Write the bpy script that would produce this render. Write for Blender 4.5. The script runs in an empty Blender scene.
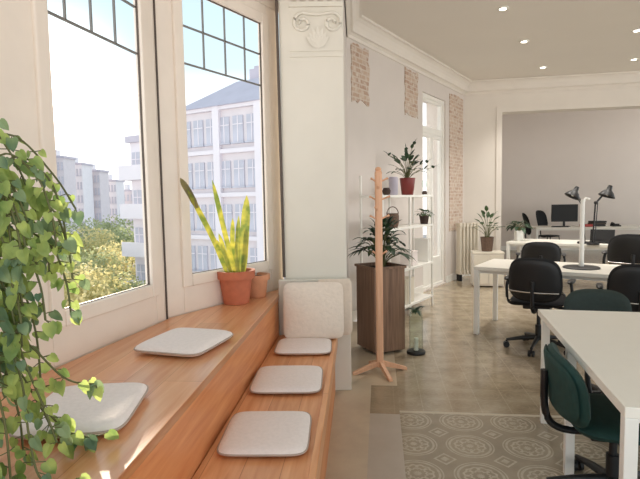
import bpy, bmesh, math, random
from mathutils import Vector, Matrix
random.seed(7)
scn = bpy.context.scene
C = scn.collection
PI = math.pi
V = Vector

# ------------------------------------------------------------------ materials
def newmat(name):
    m = bpy.data.materials.new(name); m.use_nodes = True
    return m, m.node_tree, m.node_tree.nodes['Principled BSDF']

def srgb(r, g, b):
    f = lambda c: (c/255/12.92) if c/255 <= 0.04045 else ((c/255+0.055)/1.055)**2.4
    return (f(r), f(g), f(b), 1)

def mat(name, col, rough=0.6, metal=0.0, var=0.06, scale=12, bump=0.0, trans=0.0, spec=None, coat=0.0):
    m, nt, p = newmat(name)
    c = srgb(*col)
    tc = nt.nodes.new('ShaderNodeTexCoord')
    n = nt.nodes.new('ShaderNodeTexNoise'); n.inputs['Scale'].default_value = scale; n.inputs['Detail'].default_value = 4
    nt.links.new(tc.outputs['Object'], n.inputs['Vector'])
    r = nt.nodes.new('ShaderNodeValToRGB')
    r.color_ramp.elements[0].position = .3; r.color_ramp.elements[1].position = .7
    r.color_ramp.elements[0].color = tuple(min(1, x*(1-var)) for x in c[:3])+(1,)
    r.color_ramp.elements[1].color = tuple(min(1, x*(1+var)) for x in c[:3])+(1,)
    nt.links.new(n.outputs['Fac'], r.inputs['Fac'])
    nt.links.new(r.outputs['Color'], p.inputs['Base Color'])
    p.inputs['Roughness'].default_value = rough
    p.inputs['Metallic'].default_value = metal
    p.inputs['Transmission Weight'].default_value = trans
    p.inputs['Coat Weight'].default_value = coat
    if spec is not None: p.inputs['Specular IOR Level'].default_value = spec
    if bump:
        b = nt.nodes.new('ShaderNodeBump'); b.inputs['Strength'].default_value = bump; b.inputs['Distance'].default_value = .01
        nt.links.new(n.outputs['Fac'], b.inputs['Height']); nt.links.new(b.outputs['Normal'], p.inputs['Normal'])
    return m

def wood(name, c1, c2, rough, axis_rot, stretch=(14, 1.0, 14), plank=None, coat=0.0):
    m, nt, p = newmat(name)
    tc = nt.nodes.new('ShaderNodeTexCoord'); mp = nt.nodes.new('ShaderNodeMapping')
    mp.inputs['Rotation'].default_value = (0, 0, axis_rot)
    nt.links.new(tc.outputs['Object'], mp.inputs['Vector'])
    mp2 = nt.nodes.new('ShaderNodeMapping'); mp2.inputs['Scale'].default_value = stretch
    nt.links.new(mp.outputs['Vector'], mp2.inputs['Vector'])
    n = nt.nodes.new('ShaderNodeTexNoise'); n.inputs['Scale'].default_value = 2.2; n.inputs['Detail'].default_value = 6; n.inputs['Distortion'].default_value = .6
    nt.links.new(mp2.outputs['Vector'], n.inputs['Vector'])
    r = nt.nodes.new('ShaderNodeValToRGB')
    r.color_ramp.elements[0].position = .32; r.color_ramp.elements[1].position = .7
    r.color_ramp.elements[0].color = srgb(*c1); r.color_ramp.elements[1].color = srgb(*c2)
    nt.links.new(n.outputs['Fac'], r.inputs['Fac'])
    out = r.outputs['Color']
    if plank:
        br = nt.nodes.new('ShaderNodeTexBrick'); br.inputs['Scale'].default_value = 1
        br.inputs['Brick Width'].default_value = plank[1]; br.inputs['Row Height'].default_value = plank[0]
        br.inputs['Mortar Size'].default_value = .0015; br.inputs['Mortar Smooth'].default_value = .1
        br.inputs['Color1'].default_value = (.82, .80, .78, 1); br.inputs['Color2'].default_value = (1, 1, 1, 1); br.inputs['Mortar'].default_value = (.62, .52, .42, 1)
        mp3 = nt.nodes.new('ShaderNodeMapping'); mp3.inputs['Rotation'].default_value = (0, 0, axis_rot+PI/2)
        nt.links.new(tc.outputs['Object'], mp3.inputs['Vector']); nt.links.new(mp3.outputs['Vector'], br.inputs['Vector'])
        mx = nt.nodes.new('ShaderNodeMix'); mx.data_type = 'RGBA'; mx.blend_type = 'MULTIPLY'; mx.inputs[0].default_value = 1
        nt.links.new(out, mx.inputs[6]); nt.links.new(br.outputs['Color'], mx.inputs[7]); out = mx.outputs[2]
    nt.links.new(out, p.inputs['Base Color'])
    p.inputs['Roughness'].default_value = rough; p.inputs['Coat Weight'].default_value = coat; p.inputs['Coat Roughness'].default_value = .25
    return m

def leafmat(name, c1, c2, transl=.5, scale=9):
    m, nt, p = newmat(name)
    tc = nt.nodes.new('ShaderNodeTexCoord'); n = nt.nodes.new('ShaderNodeTexNoise'); n.inputs['Scale'].default_value = scale
    nt.links.new(tc.outputs['Object'], n.inputs['Vector'])
    r = nt.nodes.new('ShaderNodeValToRGB'); r.color_ramp.elements[0].position = .35; r.color_ramp.elements[1].position = .65
    r.color_ramp.elements[0].color = srgb(*c1); r.color_ramp.elements[1].color = srgb(*c2)
    nt.links.new(n.outputs['Fac'], r.inputs['Fac']); nt.links.new(r.outputs['Color'], p.inputs['Base Color'])
    p.inputs['Roughness'].default_value = .5
    t = nt.nodes.new('ShaderNodeBsdfTranslucent'); nt.links.new(r.outputs['Color'], t.inputs['Color'])
    mx = nt.nodes.new('ShaderNodeMixShader'); mx.inputs[0].default_value = transl
    nt.links.new(p.outputs[0], mx.inputs[1]); nt.links.new(t.outputs[0], mx.inputs[2])
    nt.links.new(mx.outputs[0], nt.nodes['Material Output'].inputs['Surface'])
    return m

def glassmat(name, tint=(1, 1, 1), refl=.06):
    m, nt, p = newmat(name); nt.nodes.remove(p)
    t = nt.nodes.new('ShaderNodeBsdfTransparent'); t.inputs['Color'].default_value = tint+(1,)
    g = nt.nodes.new('ShaderNodeBsdfGlossy'); g.inputs['Roughness'].default_value = .02
    fr = nt.nodes.new('ShaderNodeLayerWeight'); fr.inputs['Blend'].default_value = .12
    k = nt.nodes.new('ShaderNodeMath'); k.operation = 'MULTIPLY'; k.inputs[1].default_value = .35; nt.links.new(fr.outputs['Fresnel'], k.inputs[0])
    mx = nt.nodes.new('ShaderNodeMixShader')
    nt.links.new(k.outputs[0], mx.inputs[0]); nt.links.new(t.outputs[0], mx.inputs[1]); nt.links.new(g.outputs[0], mx.inputs[2])
    nt.links.new(mx.outputs[0], nt.nodes['Material Output'].inputs['Surface'])
    return m

def emitmat(name, col, s):
    m, nt, p = newmat(name)
    p.inputs['Base Color'].default_value = srgb(*col); p.inputs['Emission Color'].default_value = srgb(*col); p.inputs['Emission Strength'].default_value = s
    return m

M = {}
M['wall'] = mat('wall_plaster', (228, 221, 212), .8, var=.02, scale=3)
M['wall_cool'] = mat('wall_plaster_cool', (216, 208, 202), .8, var=.02, scale=3)
M['pillar'] = mat('pillar_plaster', (222, 217, 206), .75, var=.025, scale=4)
M['ceil'] = mat('ceiling_paint', (228, 222, 213), .9, var=.01, scale=2)
M['grey_wall'] = mat('grey_wall', (226, 217, 210), .85, var=.015, scale=2)
M['frame'] = mat('window_frame_paint', (234, 222, 210), .45, var=.03, scale=6)
M['gasket'] = mat('dark_gasket', (84, 72, 64), .6)
M['lead'] = mat('lead_came', (124, 122, 120), .5, metal=.3)
M['glass'] = glassmat('window_glass')
M['clearglass'] = glassmat('vase_glass', (.92, .95, .93))
M['sill'] = wood('oak_worktop', (220, 150, 102), (238, 184, 138), .3, .085, plank=(.16, 1.9), coat=.25)
M['bench'] = wood('oak_bench', (216, 146, 96), (238, 178, 128), .36, .076, plank=(.15, 1.7), coat=.15)
M['panel'] = wood('oak_panel', (204, 126, 76), (224, 154, 102), .45, .085, coat=.1)
M['beech'] = wood('beech', (216, 164, 130), (232, 184, 150), .45, 0, stretch=(20, 20, 1.5))
M['planter'] = wood('walnut_slat', (116, 88, 70), (156, 122, 98), .5, 0, stretch=(22, 22, 1))
M['fabric'] = mat('cushion_linen', (238, 228, 224), .95, var=.035, scale=60, bump=.3)
M['piping'] = mat('cushion_piping', (180, 162, 150), .9, var=.04, scale=40)
M['beige_fabric'] = mat('beige_cotton', (230, 216, 202), .95, var=.04, scale=40, bump=.3)
M['sand_fabric'] = mat('sand_cotton', (222, 206, 190), .95, var=.04, scale=40, bump=.3)
M['terracotta'] = mat('terracotta', (188, 108, 78), .75, var=.08, scale=20, bump=.15)
M['terracotta_pale'] = mat('terracotta_pale', (208, 148, 112), .8, var=.08, scale=20)
M['soil'] = mat('soil', (62, 46, 36), 1, var=.3, scale=40, bump=.5)
M['desk'] = mat('desk_laminate', (240, 236, 226), .4, var=.01)
M['desk_leg'] = mat('desk_leg_paint', (240, 238, 232), .4, var=.01)
M['black'] = mat('black_plastic', (22, 22, 24), .45, var=.1)
M['black_fabric'] = mat('black_fabric', (14, 15, 19), .85, var=.2, scale=50, bump=.2)
M['green_fabric'] = mat('bottle_green_fabric', (18, 58, 54), .7, var=.15, scale=30, bump=.15)
M['green_dark'] = mat('dark_green_mesh', (34, 48, 44), .7, var=.12, scale=40)
M['chrome'] = mat('brushed_steel', (190, 188, 184), .25, metal=1, var=.03)
M['screen'] = mat('screen_black', (12, 14, 16), .55, var=.02)
M['white'] = mat('white_paint', (238, 236, 230), .45, var=.01)
M['radiator'] = mat('radiator_enamel', (226, 218, 202), .4, var=.01)
M['red_pot'] = mat('oxblood_ceramic', (122, 44, 40), .35, var=.1)
M['grey_vase'] = mat('lilac_ceramic', (176, 170, 184), .4, var=.05)
M['brown_pot'] = mat('brown_wicker', (104, 82, 68), .8, var=.25, scale=60, bump=.4)
M['dark_pot'] = mat('dark_clay', (66, 50, 44), .8, var=.2)
M['candle'] = mat('wax', (238, 234, 224), .5)
M['red'] = mat('red_plastic', (170, 60, 54), .5)
M['leaf_dark'] = leafmat('leaf_dark', (24, 48, 32), (56, 84, 54), .15)
M['leaf_mid'] = leafmat('leaf_mid', (48, 72, 44), (86, 108, 70), .3)
M['leaf_vine'] = leafmat('leaf_vine', (130, 158, 88), (204, 218, 128), .5, scale=14)
M['leaf_vine_dark'] = leafmat('leaf_vine_dark', (86, 116, 88), (148, 168, 122), .35, scale=14)
M['leaf_snake'] = leafmat('leaf_snake', (120, 138, 62), (206, 196, 84), .3, scale=14)
M['leaf_tip'] = leafmat('leaf_dry', (116, 112, 84), (158, 146, 92), .3, scale=14)
M['stem'] = mat('stem', (96, 98, 58), .7)
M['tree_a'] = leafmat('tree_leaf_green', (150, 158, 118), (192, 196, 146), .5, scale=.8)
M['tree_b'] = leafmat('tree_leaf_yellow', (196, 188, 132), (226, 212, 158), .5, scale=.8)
M['trunk'] = mat('tree_bark', (120, 108, 96), .9, var=.2)
M['facade'] = mat('facade_white', (220, 214, 220), .8, var=.02, scale=1)  # building walls and windows paled: street haze is put into their colours
M['facade_b'] = mat('facade_hazed_blue', (226, 222, 226), .8, var=.03, scale=1)
M['facade_c'] = mat('facade_hazed_rose', (212, 204, 208), .8, var=.03, scale=1)
M['roof'] = mat('zinc_roof', (186, 180, 192), .6, var=.04, scale=1)
M['ext_window'] = mat('hazed_window', (182, 182, 194), .6, var=.15, scale=.5)
M['ext_shutter'] = mat('blind_beige', (196, 190, 178), .7, var=.1, scale=2)
M['street'] = mat('street_asphalt', (150, 150, 154), .9, var=.1, scale=.2)
M['lamp_on'] = emitmat('downlight_glow', (255, 246, 226), 7)

def brickmat():
    m, nt, p = newmat('exposed_brick')
    tc = nt.nodes.new('ShaderNodeTexCoord'); mp = nt.nodes.new('ShaderNodeMapping')
    mp.inputs['Rotation'].default_value = (PI/2, 0, 0)
    nt.links.new(tc.outputs['Object'], mp.inputs['Vector'])
    br = nt.nodes.new('ShaderNodeTexBrick'); br.inputs['Scale'].default_value = 1
    br.inputs['Brick Width'].default_value = .17; br.inputs['Row Height'].default_value = .06; br.inputs['Mortar Size'].default_value = .008
    br.inputs['Color1'].default_value = srgb(178, 148, 130); br.inputs['Color2'].default_value = srgb(200, 176, 156); br.inputs['Mortar'].default_value = srgb(206, 192, 178)
    nt.links.new(mp.outputs['Vector'], br.inputs['Vector'])
    n = nt.nodes.new('ShaderNodeTexNoise'); n.inputs['Scale'].default_value = 16; n.inputs['Detail'].default_value = 5
    nt.links.new(tc.outputs['Object'], n.inputs['Vector'])
    mx = nt.nodes.new('ShaderNodeMix'); mx.data_type = 'RGBA'
    cr = nt.nodes.new('ShaderNodeValToRGB'); cr.color_ramp.elements[0].position = .46; cr.color_ramp.elements[1].position = .66
    nt.links.new(n.outputs['Fac'], cr.inputs[0]); nt.links.new(cr.outputs[0], mx.inputs[0])
    nt.links.new(br.outputs['Color'], mx.inputs[6]); mx.inputs[7].default_value = srgb(212, 200, 188)
    nt.links.new(mx.outputs[2], p.inputs['Base Color']); p.inputs['Roughness'].default_value = .9
    b = nt.nodes.new('ShaderNodeBump'); b.inputs['Strength'].default_value = .6; b.inputs['Distance'].default_value = .01
    nt.links.new(br.outputs['Fac'], b.inputs['Height']); b.invert = True; nt.links.new(b.outputs[0], p.inputs['Normal'])
    return m
M['brick'] = brickmat()

FY = .12   # heading of the tile grid
def floormat(name, base, dark, light, kind, rough=.22):
    m, nt, p = newmat(name)
    L = nt.links
    def math_(op, a, b=None, c=None):
        n = nt.nodes.new('ShaderNodeMath'); n.operation = op
        for i, x in enumerate((a, b, c)):
            if x is None: continue
            if isinstance(x, (int, float)): n.inputs[i].default_value = x
            else: L.new(x, n.inputs[i])
        return n.outputs[0]
    tc = nt.nodes.new('ShaderNodeTexCoord'); mp = nt.nodes.new('ShaderNodeMapping')
    mp.inputs['Rotation'].default_value = (0, 0, FY)
    L.new(tc.outputs['Object'], mp.inputs['Vector'])
    n = nt.nodes.new('ShaderNodeTexNoise'); n.inputs['Scale'].default_value = 5; n.inputs['Detail'].default_value = 7; n.inputs['Roughness'].default_value = .65
    L.new(mp.outputs[0], n.inputs['Vector'])
    r = nt.nodes.new('ShaderNodeValToRGB'); r.color_ramp.elements[0].position = .3; r.color_ramp.elements[1].position = .7
    r.color_ramp.elements[0].color = srgb(*dark); r.color_ramp.elements[1].color = srgb(*base)
    L.new(n.outputs['Fac'], r.inputs[0]); out = r.outputs[0]
    sx = nt.nodes.new('ShaderNodeSeparateXYZ'); L.new(mp.outputs[0], sx.inputs[0])
    T = .33
    if kind in ('rosette', 'squares'):
        if kind == 'squares': T = .2
        fx = math_('SUBTRACT', math_('FRACT', math_('DIVIDE', math_('SUBTRACT', sx.outputs[0], .19-T/2), T)), .5)
        fy = math_('SUBTRACT', math_('FRACT', math_('DIVIDE', math_('SUBTRACT', sx.outputs[1], 2.957-T/2), T)), .5)
        rad = math_('SQRT', math_('ADD', math_('MULTIPLY', fx, fx), math_('MULTIPLY', fy, fy)))
        ang = math_('ARCTAN2', fy, fx)
        if kind == 'rosette':
            rot = math_('MULTIPLY', math_('COSINE', math_('MULTIPLY', ang, 12)), .012)
            rr = math_('ADD', rad, rot)
            def band(v, lo, hi): return math_('MULTIPLY', math_('GREATER_THAN', v, lo), math_('LESS_THAN', v, hi))
            m1 = math_('ADD', band(rad, .40, .425), band(rad, .335, .375)); m2 = math_('ADD', band(rr, .235, .275), band(rr, .13, .165)); m3 = band(rr, .0, .06)
            petal = math_('MULTIPLY', math_('GREATER_THAN', math_('COSINE', math_('MULTIPLY', ang, 8)), .45), band(rad, .17, .225))
            dia = math_('ADD', math_('ABSOLUTE', fx), math_('ABSOLUTE', fy))
            corner = math_('ADD', math_('GREATER_THAN', dia, .92), band(dia, .80, .85))
            mask = math_('ADD', math_('ADD', m1, m2), math_('ADD', math_('ADD', m3, petal), corner))
        else:
            dia = math_('MAXIMUM', math_('ABSOLUTE', fx), math_('ABSOLUTE', fy))
            mask = math_('ADD', math_('GREATER_THAN', dia, .485), math_('MULTIPLY', math_('GREATER_THAN', math_('SINE', math_('MULTIPLY', rad, 38)), .6), .35))
        nn = nt.nodes.new('ShaderNodeTexNoise'); nn.inputs['Scale'].default_value = 30; nn.inputs['Detail'].default_value = 6
        L.new(mp.outputs[0], nn.inputs['Vector'])
        mask = math_('MULTIPLY', mask, math_('MULTIPLY', nn.outputs['Fac'], 1.15 if kind == 'rosette' else .7))
        mx = nt.nodes.new('ShaderNodeMix'); mx.data_type = 'RGBA'
        L.new(mask, mx.inputs[0]); L.new(out, mx.inputs[6]); mx.inputs[7].default_value = srgb(*light); out = mx.outputs[2]
    L.new(out, p.inputs['Base Color'])
    p.inputs['Roughness'].default_value = rough
    p.inputs['Specular IOR Level'].default_value = .6
    return m
M['floor_plain'] = floormat('floor_plain_tile', (200, 186, 162), (186, 170, 148), (200, 190, 170), 'plain', .3)
M['floor_lilac'] = floormat('floor_border_tile', (186, 176, 164), (174, 164, 150), (200, 190, 170), 'plain', .3)
M['floor_rosette'] = floormat('floor_rosette_tile', (164, 152, 132), (140, 128, 110), (204, 193, 172), 'rosette', .26)
M['floor_far'] = floormat('floor_far_tile', (182, 168, 144), (138, 122, 100), (200, 188, 166), 'squares', .14)
M['floor_dark'] = floormat('floor_dark_tile', (166, 150, 126), (140, 126, 104), (186, 170, 146), 'squares', .22)
M['floor_line'] = floormat('floor_light_strip', (206, 196, 176), (190, 180, 160), (200, 190, 170), 'plain', .3)

# ------------------------------------------------------------------ mesh helpers
def box(bm, c, s, rz=0, rot=None):
    m = Matrix.Translation(V(c)) @ (rot if rot else Matrix.Rotation(rz, 4, 'Z')) @ Matrix.Diagonal((s[0], s[1], s[2], 1))
    bmesh.ops.create_cube(bm, size=1, matrix=m)
def prism(bm, pts, z0, z1, mi=0):
    lo = [bm.verts.new((p[0], p[1], z0)) for p in pts]; hi = [bm.verts.new((p[0], p[1], z1)) for p in pts]
    fs = [bm.faces.new(lo[::-1]), bm.faces.new(hi)]
    n = len(pts)
    for i in range(n): fs.append(bm.faces.new((lo[i], lo[(i+1) % n], hi[(i+1) % n], hi[i])))
    for f in fs: f.material_index = mi
def lathe(bm, prof, c=(0, 0, 0), seg=24, cap=True):
    rings = []
    for r, z in prof:
        rings.append([bm.verts.new((c[0]+r*math.cos(2*PI*k/seg), c[1]+r*math.sin(2*PI*k/seg), c[2]+z)) for k in range(seg)])
    for a, b in zip(rings, rings[1:]):
        for k in range(seg): bm.faces.new((a[k], a[(k+1) % seg], b[(k+1) % seg], b[k]))
    if cap:
        bm.faces.new(rings[0][::-1]); bm.faces.new(rings[-1])
def tube(bm, pts, r, seg=10):
    pts = [V(p) for p in pts]; rs = r if isinstance(r, (list, tuple)) else [r]*len(pts)
    rings = []; up = V((0, 0, 1))
    for i, p in enumerate(pts):
        d = (pts[min(i+1, len(pts)-1)]-pts[max(i-1, 0)]).normalized()
        a = d.cross(up if abs(d.dot(up)) < .95 else V((1, 0, 0))).normalized(); b = d.cross(a)
        rings.append([bm.verts.new(p+(a*math.cos(2*PI*k/seg)+b*math.sin(2*PI*k/seg))*rs[i]) for k in range(seg)])
    for a, b in zip(rings, rings[1:]):
        for k in range(seg): bm.faces.new((a[k], a[(k+1) % seg], b[(k+1) % seg], b[k]))
    bm.faces.new(rings[0][::-1]); bm.faces.new(rings[-1])
def smooth_pts(pts, n=6):
    out = []; P = [V(p) for p in pts]
    for i in range(len(P)-1):
        p0 = P[max(i-1, 0)]; p1 = P[i]; p2 = P[i+1]; p3 = P[min(i+2, len(P)-1)]
        for k in range(n):
            t = k/n
            out.append(.5*((2*p1)+(p2-p0)*t+(2*p0-5*p1+4*p2-p3)*t*t+(3*p1-p0-3*p2+p3)*t**3))
    out.append(P[-1]); return out
def leaf(bm, base, d, length, width, up=V((0, 0, 1)), droop=.3, n=5, fold=.15, tip=1.0):
    """one blade-shaped leaf, two quads wide, bending down along its length"""
    d = V(d).normalized(); side = d.cross(up)
    if side.length < .05: side = d.cross(V((1, 0, 0)))
    side.normalize(); nrm = side.cross(d).normalized()
    rows = []
    for i in range(n+1):
        t = i/n
        w = width*.5*math.sin(PI*min(1, t**.75*.96+.04))**.8 if t < 1 else 0.0008
        c = V(base)+d*length*t*(1-.15*droop*t)-V((0, 0, 1))*droop*length*t*t
        rows.append([bm.verts.new(c-side*w+nrm*fold*w), bm.verts.new(c), bm.verts.new(c+side*w+nrm*fold*w)])
    for a, b in zip(rows, rows[1:]):
        bm.faces.new((a[0], a[1], b[1], b[0])); bm.faces.new((a[1], a[2], b[2], b[1]))
def pillow(bm, w, d, h, ex=5.0, n=16, puff=.35):
    """rounded square pad centred on the origin, lying on z=0; puff = how domed"""
    N = n
    def sq(u, v):
        # map square to superellipse
        r = (abs(u)**ex+abs(v)**ex)**(1/ex); m = max(abs(u), abs(v))
        k = m/r if r > 1e-6 else 1
        return u*k, v*k
    top = {}; bot = {}
    for i in range(N+1):
        for j in range(N+1):
            u = -1+2*i/N; v = -1+2*j/N
            u = math.copysign(1-(1-abs(u))**1.6, u); v = math.copysign(1-(1-abs(v))**1.6, v)
            x, y = sq(u, v); e = 1-max(abs(u), abs(v))
            z = h*.5*((1-puff)*min(1, (e*7))**.5+puff*(1-x*x)*(1-y*y))
            top[i, j] = bm.verts.new((x*w/2, y*d/2, h/2+z))
            bot[i, j] = top[i, j] if e < 1e-6 else bm.verts.new((x*w/2, y*d/2, h/2-z*(.98 if puff > .5 else 1)))
    for i in range(N):
        for j in range(N):
            bm.faces.new((top[i, j], top[i+1, j], top[i+1, j+1], top[i, j+1]))
            q = [bot[i, j], bot[i, j+1], bot[i+1, j+1], bot[i+1, j]]
            bm.faces.new(q)
    return [(top[k].co.copy()) for k in [(i, 0) for i in range(N)]+[(N, j) for j in range(N)]+[(N-i, N) for i in range(N)]+[(0, N-j) for j in range(N)]]
def curved_panel(bm, w, h, t, bend, rnd=4, n=12, z0=0, lean=0.0, taper=0.0):
    """upright cushion/backrest: width along x, faces -y (front), thickness t, bent round a vertical axis, rounded outline"""
    fr = {}; bk = {}
    for i in range(n+1):
        for j in range(n+1):
            u = -1+2*i/n; v = -1+2*j/n
            u = math.copysign(1-(1-abs(u))**1.5, u); v = math.copysign(1-(1-abs(v))**1.5, v)
            r = (abs(u)**rnd+abs(v)**rnd)**(1/rnd); k = max(abs(u), abs(v))/r if r > 1e-6 else 1
            x = u*k; y = v*k; e = 1-max(abs(u), abs(v)); th = t*.5*(min(1, e*5)**.5)
            X = x*w/2*(1-taper*(y*.5+.5)); Z = z0+h/2+y*h/2; Yc = -bend*x*x+lean*(y*.5+.5)*h
            fr[i, j] = bm.verts.new((X, Yc-th, Z)); bk[i, j] = fr[i, j] if e < 1e-6 else bm.verts.new((X, Yc+th, Z))
    for i in range(n):
        for j in range(n):
            bm.faces.new((fr[i, j], fr[i+1, j], fr[i+1, j+1], fr[i, j+1]))
            bm.faces.new((bk[i, j], bk[i, j+1], bk[i+1, j+1], bk[i+1, j]))

def obj(name, bm, m, parent=None, smooth=False, bevel=0):
    bmesh.ops.recalc_face_normals(bm, faces=bm.faces[:])
    me = bpy.data.meshes.new(name); bm.to_mesh(me); bm.free()
    for x in (m if isinstance(m, (list, tuple)) else [m]): me.materials.append(x)
    if smooth:
        for p in me.polygons: p.use_smooth = True
        try: me.set_sharp_from_angle(angle=math.radians(45))
        except Exception: pass
    o = bpy.data.objects.new(name, me); C.objects.link(o)
    if parent: o.parent = parent
    if bevel:
        b = o.modifiers.new('bevel', 'BEVEL'); b.width = bevel; b.segments = 2; b.limit_method = 'ANGLE'
    return o
def B(): return bmesh.new()
def boxobj(name, c, s, m, parent=None, rz=0, bevel=0):
    bm = B(); box(bm, c, s, rz); return obj(name, bm, m, parent, bevel=bevel)
def tag(o, label, cat, group=None, kind=None):
    o['label'] = label; o['category'] = cat
    if group: o['group'] = group
    if kind: o['kind'] = kind
    return o
def thing(name, label, cat, loc=(0, 0, 0), rz=0, group=None):
    o = bpy.data.objects.new(name, None); C.objects.link(o); o.location = loc; o.rotation_euler = (0, 0, rz); o.empty_display_size = .1
    return tag(o, label, cat, group)
def struct(o, label=None, cat='structure'):
    o['kind'] = 'structure'
    if label: o['label'] = label
    o['category'] = cat
    return o
def kids(o): return [c for c in bpy.data.objects if c.parent == o]
def dup(root, loc, rz, label, group=None):
    r = root.copy(); C.objects.link(r); r.location = loc; r.rotation_euler = (0, 0, rz); r['label'] = label
    if group: r['group'] = group
    for ch in kids(root):
        c = ch.copy(); C.objects.link(c); c.parent = r
        for g in kids(ch):
            d = g.copy(); C.objects.link(d); d.parent = c
    return r

# ------------------------------------------------------------------ room shell
CZ = 3.6
A0 = V((-1.19, 2.096)); u1 = V((.2412, .9705)); W1E = A0+u1*.963; W0S = A0-u1*3.2
A2 = V((-.956, 3.071)); u2 = V((.5315, .847)); W2E = A2+u2*1.226
CL = V((.36, 5.98)); CM = V((2.72, 9.43)); uw = (CM-CL).normalized(); nw = V((-uw.y, uw.x))   # nw points outdoors
uf = V((1, -.181)).normalized(); nf = V((-uf.y, uf.x))
PB = V((.205, 3.86))                                             # right front corner of pillar

def seg_wall(bm, p, u, n, s0, s1, z0, z1, t, holes=()):
    """wall slab from s0 to s1 along u, thickness t towards n, with rectangular holes (a,b,za,zb)"""
    def slab(a, b, za, zb):
        if b-a < 1e-4 or zb-za < 1e-4: return
        q = [p+u*a, p+u*b, p+u*b+n*t, p+u*a+n*t]; prism(bm, q, za, zb)
    x = s0
    for a, b, za, zb in sorted(holes):
        slab(x, a, z0, z1); slab(a, b, z0, za); slab(a, b, zb, z1); x = b
    slab(x, s1, z0, z1)

# floor, in the frame of the tile grid
def fp(x, y): c, s = math.cos(FY), math.sin(FY); return V((x*c+y*s, -x*s+y*c))
bm = B()
zones = [(-1.75, -.08, -1.2, 6, 0), (-.08, .124, -1.2, 3.37, 1), (-.08, .124, 3.37, 3.9, 4), (-.08, .124, 3.9, 6.5, 0),
         (.124, 9, -1.2, 3.40, 2), (.124, 9, 3.40, 3.432, 5), (.124, 9, 3.432, 16, 3)]
for x0, x1, y0, y1, mi in zones:
    prism(bm, [fp(x0, y0), fp(x1, y0), fp(x1, y1), fp(x0, y1)], -.25, 0, mi)
fl = obj('floor', bm, [M['floor_plain'], M['floor_lilac'], M['floor_rosette'], M['floor_far'], M['floor_dark'], M['floor_line']])
struct(fl, 'polished patterned old cement tile floor', 'floor')

# ceiling
bm = B()
prism(bm, [W0S-V((.05, 0)), V((9.5, -1.1)), V((9.5, 8.2)), CM+uf*.02, CL, V((.1, 5.9)), V((-.1, 4.4)), W2E+V((-.1, .1)), W1E+V((-.1, .1))], CZ, CZ+.2)
struct(obj('ceiling', bm, M['ceil']), 'flat off white ceiling with recessed spots', 'ceiling')
# walls
bm = B(); seg_wall(bm, CL, uw, nw, -.05, (CM-CL).length+.25, 0, CZ, .35, [(2.22, 3.22, .02, 3.12)])
struct(obj('wall_left', bm, M['wall_cool']), 'slanting white wall with exposed brick patches and glazed door', 'wall')
bm = B(); d = (CL-PB); uu = d.normalized(); nn = V((-uu.y, uu.x)); seg_wall(bm, PB+uu*.25+nn*.012, uu, nn, 0, d.length-.23, 0, CZ, .4)
struct(obj('wall_side', bm, M['wall_cool']), 'short white wall running back behind the pillar', 'wall')
OJ = .67; OT = 3.03
bm = B(); seg_wall(bm, CM, uf, nf, 0, 7, 0, CZ+.4, .3, [(OJ, 6.2, 0, OT)])
struct(obj('wall_back', bm, M['wall']), 'off white wall with wide opening to the next room', 'wall')
# trim around the opening
bm = B()
seg_wall(bm, CM-nf*.02, uf, nf, OJ-.1, OJ, 0, OT+.1, .02); seg_wall(bm, CM-nf*.02, uf, nf, OJ, 6.2, OT, OT+.1, .02)
struct(obj('trim_1', bm, M['wall']), 'plain raised trim framing the wide opening', 'trim')
# far room
FR = CM+nf*.3+uf*.2
bm = B(); seg_wall(bm, FR, nf, -uf, 0, 4.6, 0, 4.0, .2)
struct(obj('wall_far_left', bm, M['grey_wall']), 'left grey wall of the far room', 'wall')
bm = B(); seg_wall(bm, FR+nf*4.6, uf, nf, -.2, 8, 0, 4.0, .2)
struct(obj('wall_far', bm, M['grey_wall']), 'grey lilac back wall of the far room', 'wall')
bm = B(); q = FR; prism(bm, [q-uf*.2, q+uf*8, q+uf*8+nf*4.8, q-uf*.2+nf*4.8], 4.0, 4.2)
struct(obj('ceiling_far', bm, M['ceil']), 'ceiling of the far room', 'ceiling')

# cornice: stepped profile swept along a line (offset inwards)
def cornice(name, path, label, sc=1.0):
    prof = [(0, -.004), (.045, -.006), (.045, -.03), (.075, -.035), (.11, -.06), (.135, -.1), (.15, -.15), (.15, -.175), (.175, -.18), (.2, -.2), (.2, -.235), (.215, -.24)]
    # (drop-in from ceiling edge): measured as distance from wall = .215 - a
    bm = B(); rings = []
    P = [V(p) for p in path]
    for i, p in enumerate(P):
        if i == 0: d = (P[1]-P[0]).normalized(); k = 1
        elif i == len(P)-1: d = (P[i]-P[i-1]).normalized(); k = 1
        else:
            d1 = (P[i]-P[i-1]).normalized(); d2 = (P[i+1]-P[i]).normalized(); d = (d1+d2).normalized(); k = 1/max(.3, d.dot(d1))
        n = V((d.y, -d.x))    # inwards (right of travel)
        rings.append([bm.verts.new((p.x+n.x*(.215-a)*k*sc, p.y+n.y*(.215-a)*k*sc, CZ+b)) for a, b in prof]+[bm.verts.new((p.x, p.y, CZ-.24)), bm.verts.new((p.x, p.y, CZ))])
    for a, b in zip(rings, rings[1:]):
        for k in range(len(a)): bm.faces.new((a[k], a[(k+1) % len(a)], b[(k+1) % len(a)], b[k]))
    bm.faces.new(rings[0]); bm.faces.new(rings[-1][::-1])
    return struct(obj(name, bm, M['wall']), label, 'cornice')
cornice('trim_2', [PB+uu*.2, CL, CM, CM+uf*7], 'stepped plaster cornice under the ceiling')
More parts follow.
